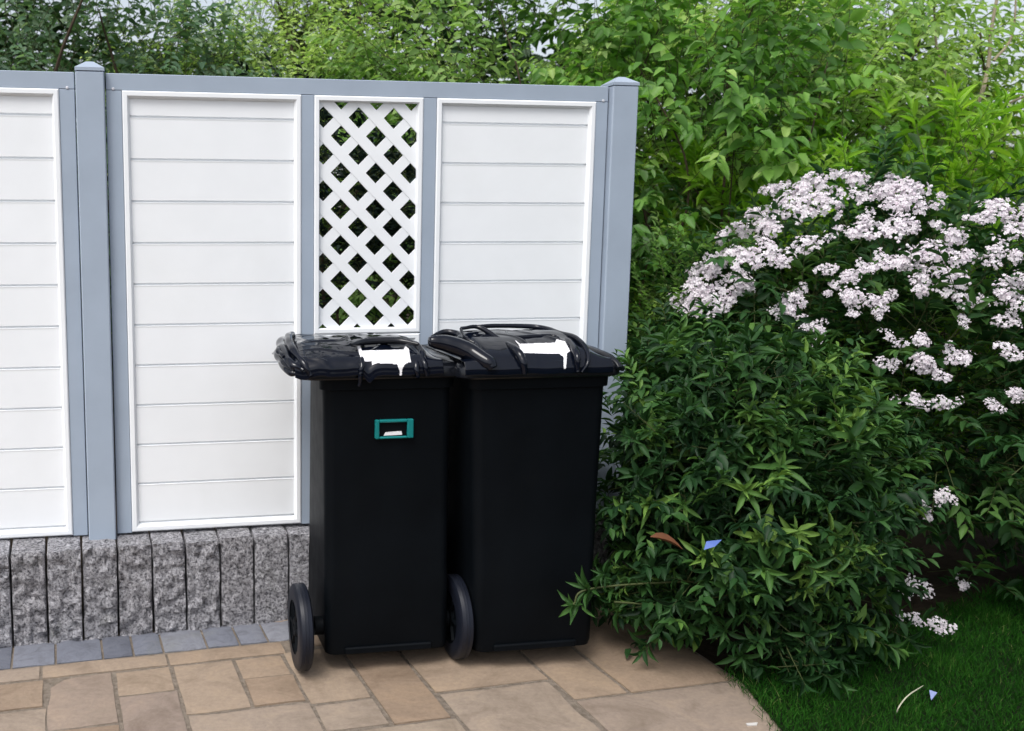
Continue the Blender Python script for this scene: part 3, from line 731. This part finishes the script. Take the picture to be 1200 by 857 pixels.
# dark clipped hedge closing the garden
hroot = empty('hedge', (-.3, 7.3, 0)); tag(hroot, 'dense dark green hedge closing off the garden behind the trees', 'hedge')
n = 8200; hx = rng.uniform(-6.5, 7.5, n); hz = rng.random(n) ** .8 * (2.75 + .25 * np.sin(hx * 2.1) - .35 * (hx > 3.2) - .4 * (hx > 4.1)) + .05
P = np.stack([hx, np.full(n, 7.0) + rng.normal(size=n) * .2, hz], 1); D = unit(V3(0, -.8, .4) + rng.normal(size=(n, 3)) * .5)
o_ = V3(-.3, 7.3, 0)
leaves('foliage', *twig_leaves(P - o_, D, 7, .25, .11, .055, 'alternate', .25), LG['hedge'], hroot)
hb_ = MB()
for x in np.linspace(-6, 7, 34):
    p0 = V3(x + rng.normal() * .1, rng.normal() * .1, -.02); p1 = p0 + V3(rng.normal() * .25, rng.normal() * .1, rng.uniform(1.1, 1.9))
    cp = curve([p0, (p0 + p1) / 2 + V3(rng.normal() * .05, 0, 0), p1], 5); hb_.tube(cp, [.03 * (1 - .7 * i / len(cp)) for i in range(len(cp))], 6)
hb_.build('branches', M['bark'], hroot)
# bare pale limbs in the upper right corner belong to one leggy tree
lt = empty('leggy_tree', (4.2, 5.7, 0)); tag(lt, 'bare pale stems leaning through the thin foliage at top right', 'tree')
b = MB()
for pts, r0 in (([(1120, 330), (1128, 200), (1133, 150), (1146, 112), (1160, 72), (1166, 30), (1178, -40)], .017), ([(1133, 150), (1105, 90), (1098, 40), (1090, -40)], .009), ([(1160, 72), (1185, 40), (1196, -30)], .008), ([(1118, 160), (1160, 130), (1200, 105), (1240, 80)], .008)):
    cp = curve([at_depth(x, y, 5.35) + V3(0, rng.normal() * .05, 0) for x, y in pts], 6)
    if r0 > .015: cp = curve([V3(3.75, 5.4, 0)] + [cp[0]], 6)[:-1] + cp
    b.tube([p - V3(4.2, 5.7, 0) for p in cp], [r0 * (1 - .6 * i / len(cp)) for i in range(len(cp))], 7)
b.build('trunk', M['palebark'], lt)
P = np.stack([rng.uniform(3.3, 4.6, 260), rng.uniform(5.2, 5.8, 260), rng.uniform(1.9, 3.2, 260)], 1) - V3(4.2, 5.7, 0)
leaves('foliage', *twig_leaves(P, rnd_unit(260), 6, .2, .045, .022, 'alternate', .2), LG['yellow'], lt)

# --- flowering shrub
DC, DR = V3(2.5, 4.0, .72), V3(1.02, .78, .90)
def clear_of_lawn(P): return P[..., 2] > .02
fl = shrub('flowering_shrub', 'large dark-leaved shrub covered in clusters of white blossom', 'shrub', (2.5, 4.0), DC, DR * V3(.97, .97, .93), 230, 8, .11, 'deutzia', (.07, .028), .17, 8, 'alternate', .2, .02, nstem=30, keep=lambda P: (P[..., 2] > .03) & behind_fence(P))
def flower(rng_, open_=1.):
    vs_, fs, rn = [], [], []
    r_ = .0066 * rng_.uniform(.7, 1.25)
    for k in range(5):
        a = k * 2 * math.pi / 5 + rng_.uniform(-.15, .15)
        pts = [(0, 0, 0), (.55 * r_, .38 * r_, .25 * r_), (r_ * 1.05, .12 * r_, .30 * r_), (r_ * 1.05, -.12 * r_, .30 * r_), (.55 * r_, -.38 * r_, .25 * r_)]
        b_ = len(vs_); vs_ += [(x * math.cos(a) - y * math.sin(a), x * math.sin(a) + y * math.cos(a), z) for x, y, z in pts]; fs.append((b_, b_ + 1, b_ + 2, b_ + 3, b_ + 4)); rn.append(rng_.uniform(.3, 1))
    b_ = len(vs_); q = r_ * .22
    vs_ += [(q, 0, .4 * r_), (0, q, .4 * r_), (-q, 0, .4 * r_), (0, -q, .4 * r_), (0, 0, .75 * r_)]; fs += [(b_, b_ + 1, b_ + 4), (b_ + 1, b_ + 2, b_ + 4), (b_ + 2, b_ + 3, b_ + 4), (b_ + 3, b_, b_ + 4)]; rn += [.05] * 4
    return np.array(vs_), fs, rn
def cluster_mesh(nf, seed, flat):
    rg = np.random.default_rng(seed); b = MB()
    lumps = [(V3(0, 0, 0), .032)] + [(V3(rg.normal() * .032, rg.normal() * .020, rg.normal() * .010), rg.uniform(.012, .026)) for _ in range(6)]
    wts = np.array([q[1] ** 2 for q in lumps]); wts /= wts.sum()
    for i in range(nf):
        lc, lr = lumps[rg.choice(len(lumps), p=wts)]
        d = unit(rg.normal(size=3)); d[2] = abs(d[2]) - .2
        d = unit(d); p = lc + d * V3(1, 1, flat * 2) * lr * rg.uniform(.5, 1.05) + rg.normal(size=3) * .0025
        nrm = unit(d + V3(0, 0, .35) + rg.normal(size=3) * .35); s_ = unit(np.cross(nrm, rg.normal(size=3))); t_ = np.cross(nrm, s_)
        if rg.random() < .8:
            fv, ff, fr = flower(rg)
            base = len(b.v); b.v += [tuple(p + q[0] * s_ + q[1] * t_ + q[2] * nrm) for q in fv]
            for f, r_ in zip(ff, fr): b.f.append(tuple(base + k for k in f)); b.a.append(r_); b.sm.append(False)
        else:                                              # round bud
            b.tube([p - nrm * .004, p - nrm * .002, p + nrm * .002, p + nrm * .0045], [.0005, .0035, .0038, .0006], 6, rnd=float(rg.uniform(.1, .9)))
    o = b.build('flower_cluster', M['petal'])
    me = o.data; bpy.data.objects.remove(o); return me
CM = [cluster_mesh(n_, 40 + i, fl_) for i, (n_, fl_) in enumerate(((130, .42), (115, .36), (150, .5), (105, .4), (120, .34), (135, .45), (115, .38)))]
CL = [(952, 215, 45), (940, 232, 40), (965, 235, 32), (940, 250, 55), (902, 223, 32), (915, 238, 25), (885, 250, 32), (864, 271, 44), (885, 265, 30), (906, 269, 36), (944, 286, 42), (893, 299, 48), (916, 306, 25), (851, 303, 40), (868, 296, 26), (822, 324, 42), (840, 316, 30), (813, 340, 44), (839, 345, 42), (872, 338, 36), (809, 361, 36), (847, 360, 34), (825, 352, 30), (1007, 212, 34), (1011, 231, 42), (1036, 223, 42), (1061, 223, 48), (1050, 238, 34), (1074, 240, 40), (1023, 269, 50), (1002, 273, 26), (1012, 257, 26), (1065, 267, 34), (1101, 229, 16), (1170, 244, 44), (1149, 257, 30), (1191, 269, 38), (1120, 278, 36), (1166, 294, 32), (1095, 294, 46), (1074, 305, 44), (1044, 309, 36), (1078, 330, 36), (1120, 332, 42), (1133, 303, 26), (1105, 318, 28), (973, 315, 24), (992, 324, 30), (1017, 315, 26), (929, 353, 40), (915, 360, 22), (1000, 347, 34), (1021, 351, 26), (1044, 345, 20), (969, 343, 14), (1000, 368, 16), (1032, 362, 26), (941, 376, 24), (962, 387, 18), (960, 399, 14), (1179, 341, 42), (1151, 355, 24), (1196, 328, 30), (1130, 376, 18), (1177, 376, 28), (1078, 397, 28), (1042, 395, 18), (1187, 414, 30), (1082, 423, 38), (1124, 420, 34), (1099, 439, 26), (1036, 425, 24), (1070, 467, 26), (1103, 471, 28), (1162, 473, 22), (1189, 460, 28), (1104, 581, 26), (1085, 599, 22), (1080, 690, 32), (1130, 685, 18), (1072, 724, 24), (1098, 732, 28), (1192, 300, 26), (1205, 250, 34), (895, 283, 24), (858, 325, 24)]
def hit_ellipsoid(x, y, c, r, grow):
    d = ray(x, y); o = (EYE - c) / (r * grow); dd = d / (r * grow)
    A = dd @ dd; B = 2 * o @ dd; C_ = o @ o - 1; disc = B * B - 4 * A * C_
    t = (-B - math.sqrt(disc)) / (2 * A) if disc > 0 else -B / (2 * A)
    return EYE + d * t
for i, (x, y, wpx) in enumerate(CL):
    p = hit_ellipsoid(x, y, DC, DR, 1.07)
    if p[2] < .10:  p = gnd(x, y, .10) if y > 600 else p
    o = bpy.data.objects.new('flower_cluster', CM[i % 7]); link(o, fl)
    size = wpx / F * p[1] / .1 * 1.04
    o.location = p - V3(2.5, 4.0, 0); o.scale = (size, size, size * rng.uniform(.8, 1.15) * (.65 if y > 560 else 1))
    out = unit((p - DC) / DR); nv = Vector(unit(out * V3(1, 1, .6) + V3(0, -.25, .75)))
    o.rotation_mode = 'QUATERNION'; o.rotation_quaternion = nv.to_track_quat('Z', 'Y') @ Matrix.Rotation(rng.uniform(0, 6.28), 4, 'Z').to_quaternion()

# --- dark lanceolate bush in front, right of the bins
BC, BR = V3(1.50, 3.25, .44), V3(.46, .41, .58)
def bush_keep(P):
    okp = P[..., 2] > .015
    for og in (OL, OR_):
        d = P - V3(og[0], og[1], 0); u_ = d @ bu_; v_ = d @ bv_
        okp &= ~((u_ > -.12) & (u_ < .445) & (v_ > -.03) & (v_ < .48) & (P[..., 2] < 1.0))
        okp &= ~((u_ > -.12) & (u_ < .49) & (v_ > -.06) & (v_ < .48) & (P[..., 2] > .9) & (P[..., 2] < 1.07))
    d = (P - FO) @ fn; s_ = (P - FO) @ fu
    return okp & ~((d > -.05) & (d < .12) & (s_ < 2.33))
feat = [(828, 650, 1.), (895, 628, .98), (935, 622, 1.), (945, 690, 1.), (968, 676, .97), (1002, 742, 1.), (990, 655, .95), (872, 572, .9), (915, 545, .8), (760, 590, .92), (730, 600, .85), (800, 590, .75), (880, 480, .85), (930, 470, .8), (985, 490, .85), (1010, 500, .8), (1045, 520, .75), (960, 400, .7), (1000, 430, .8), (860, 410, .75), (780, 395, .7), (735, 420, .75), (900, 715, .45), (850, 740, .5), (870, 770, .55), (690, 690, .6), (672, 708, .72), (705, 672, .5), (720, 705, .45), (760, 670, .5), (745, 720, .4), (1055, 590, .6), (1020, 560, .6), (930, 520, .6)]
def feature(o):
    P, D, T = [], [], []
    for x, y, b_ in feat:
        p = hit_ellipsoid(x, y, BC, BR, 1.08)
        if x < 712 and y > 650: p = at_depth(x, y, 2.93)
        out = unit((p - BC) / BR)
        P.append(p - o); D.append(unit(out + V3(-.3 if x < 712 else 0, -.1, .5))); T.append(b_)
    P, D, T = np.array(P), np.array(D), np.array(T)
    A = twig_leaves(P - D * .05, D, 11, .05, .088, .021, 'whorl', .12, T, .1, .12)
    # older side shoots with broader, flatter leaves, and a few long new shoots sticking out
    q = rnd_unit(420); q = q[q[:, 2] > -.8]; Pq = BC + q * BR * rng.uniform(.75, 1.12, (len(q), 1)) - o
    B = twig_leaves(Pq, unit(q * V3(1, 1, .3) + rng.normal(size=q.shape) * .4 + V3(0, 0, .15)), 8, .12, .058, .025, 'alternate', .25, rng.uniform(.1, .75, len(q)), .2, .3)
    q = rnd_unit(60); q = q[q[:, 2] > .1]; Pq = BC + q * BR * 1.02 - o
    C = twig_leaves(Pq, unit(q + V3(0, 0, .6) + rng.normal(size=q.shape) * .3), 12, .17, .055, .014, 'alternate', .1, rng.uniform(.55, .9, len(q)), .15, .2)
    return tuple(np.concatenate(z) for z in zip(A, B, C))
bush = shrub('leafy_bush', 'dark green bush of narrow whorled leaves overhanging the paving beside the bins', 'bush', (1.55, 3.2), BC, BR, 88, 9, .05, 'rhodo', (.076, .0215), .10, 10, 'whorl', .15, .011, nstem=34, keep=bush_keep, extra=feature, up_bias=.35, rmin=.42, shape=.9, curl=.25)
# twigs that carry the spray reaching over the bin
o_ = V3(1.55, 3.2, 0)
for pts in ([(1.5, 3.1, .25), (1.2, 2.98, .30), tuple(at_depth(690, 690, 2.93)), tuple(at_depth(672, 708, 2.92))], [(1.5, 3.1, .2), (1.25, 2.98, .22), tuple(at_depth(720, 705, 2.93))]):
    tb = MB(); tb.tube([np.array(p) - o_ for p in curve(pts, 6)], .003, 6); tb.build('sprig', M['stem'], bush)
# filler leaves low at the back of the bush, towards the fence corner
shrub('leafy_bush', 'low dim bush filling the corner between the right bin and the fence post', 'bush', (1.50, 3.72), (1.48, 3.74, .45), (.38, .20, .55), 70, 7, .07, 'rhodo', (.06, .02), .10, 8, 'alternate', .1, .01, nstem=12, keep=bush_keep, up_bias=.6)

# ------------------------------------------------------------------ lawn
LW = [gnd(866, 797)[:2], gnd(960, 775)[:2], gnd(1100, 728)[:2], gnd(1215, 684)[:2], (5., 4.9), (7, 3.2), (7, -3.5), (1.55, -3.5), tuple(gnd(922, 866)[:2]), tuple(gnd(893, 830)[:2])]
sheet('lawn', LW, .007, M['turf'])
n = 170000
gx = rng.uniform(1.2, 4.8, n); gy = rng.uniform(2.3, 4.4, n)
lp_ = [tuple(p) for p in LW]; lp_[0] = tuple(gnd(846, 791)[:2]); lp_[1] = tuple(gnd(955, 768)[:2]); lp_[2] = tuple(gnd(1098, 718)[:2]); lp_[3] = tuple(gnd(1215, 676)[:2]); lp_[-1] = tuple(gnd(889, 829)[:2]); lp_[-2] = tuple(gnd(916, 866)[:2])
m = inside(gx + rng.normal(size=n) * .016, gy + rng.normal(size=n) * .016, lp_); gx, gy = gx[m], gy[m]; n = len(gx)
patchn = np.array([noise.noise((x * 5, y * 5, 3)) for x, y in zip(gx, gy)])
gh = np.clip(.026 + .012 * patchn + rng.normal(size=n) * .008, .012, .07)
lng = rng.random(n) < .02; gh = np.where(lng, gh * rng.uniform(1.5, 2.2, n), gh)
gd = unit(np.stack([rng.normal(size=n) * .5, rng.normal(size=n) * .5, np.ones(n)], 1))
gr_ = np.clip(.45 + .35 * patchn + rng.normal(size=n) * .2, 0, .95); gr_[rng.random(n) < .012] = 1
go = leaves('grass', np.stack([gx, gy, np.full(n, .005)], 1), gd, rnd_unit(n), gh, np.full(n, .0028), gr_, M['grass'], None, nseg=2, fold_=.1, curl=.35, shape=.5)
go['kind'] = 'stuff'

# ------------------------------------------------------------------ small things lying about
def scrap(name, pts, mat, label, cat, th=.0015):
    c = np.mean(pts, axis=0); b = MB(); P = [np.asarray(p) - c for p in pts]; n_ = len(P)
    nn = unit(np.cross(P[1] - P[0], P[2] - P[0])) * th
    b.add(list(P) + [p + nn for p in P], [tuple(range(n_ - 1, -1, -1)), tuple(range(n_, 2 * n_))] + [(i, (i + 1) % n_, (i + 1) % n_ + n_, i + n_) for i in range(n_)])
    o = b.build(name, mat); o.location = c; return tag(o, label, cat)
Yp = hit_ellipsoid(835, 638, BC, BR, 1.28)[1]
scrap('plastic_scrap', [at_depth(825, 644, Yp), at_depth(828, 634, Yp + .01), at_depth(846, 632, Yp + .02), at_depth(838, 640, Yp)], M['blue'], 'bright blue scrap caught among the bush leaves', 'scrap')
scrap('plastic_scrap', [gnd(1089, 808, .04), gnd(1098, 811, .045), gnd(1091, 820, .03)], M['paleblue'], 'pale blue three-cornered scrap lying on the grass', 'scrap')
scrap('stone_chip', [gnd(874, 847, .006), gnd(888, 846, .007), gnd(887, 849, .006), gnd(876, 849.5, .006)], M['chip'], 'small pale chip on the paving next to the lawn edge', 'chip', .006)
b = MB(); o_ = gnd(1050, 838, 0); b.tube([p - o_ for p in curve([gnd(1050, 840, .0), gnd(1053, 829, .035), gnd(1064, 815, .055), gnd(1082, 803, .06)], 8)], [.0018] * 20 + [.0017, .0018, .0015, .001, .0006], 6)
o = b.build('grass_stalk', M['straw']); o.location = o_; tag(o, 'single pale dry stalk arching over the dark lawn', 'stalk')
Yd = hit_ellipsoid(777, 632, BC, BR, 1.25)[1]
p = at_depth(762, 629, Yd); dl = at_depth(803, 637, Yd) - p
o = leaves('dry_leaf', np.zeros((1, 3)), dl[None], V3(.1, -.35, 1)[None], np.array([np.linalg.norm(dl)]), np.array([.034]), np.array([.5]), M['dryleaf'], None, nseg=6, curl=.2)
o.location = p; tag(o, 'curled orange-brown dead leaf hanging at the left side of the bush', 'leaf')
# brick edging course behind the right bin
e0 = gnd(700, 640); er = empty('brick_edging', (e0[0], e0[1], 0), R(6)); tag(er, 'low row of weathered red bricks behind the right bin under the bush', 'edging')
b = MB()
for k in range(5):
    b.box(-.28 + k * .215, -.28 + k * .215 + .205, 0, .10, -.03, .085 + rng.uniform(-.004, .004), .006)
    for v in range(len(b.v) - 24, len(b.v)): pass
b.build('bricks', M['brick'], er)
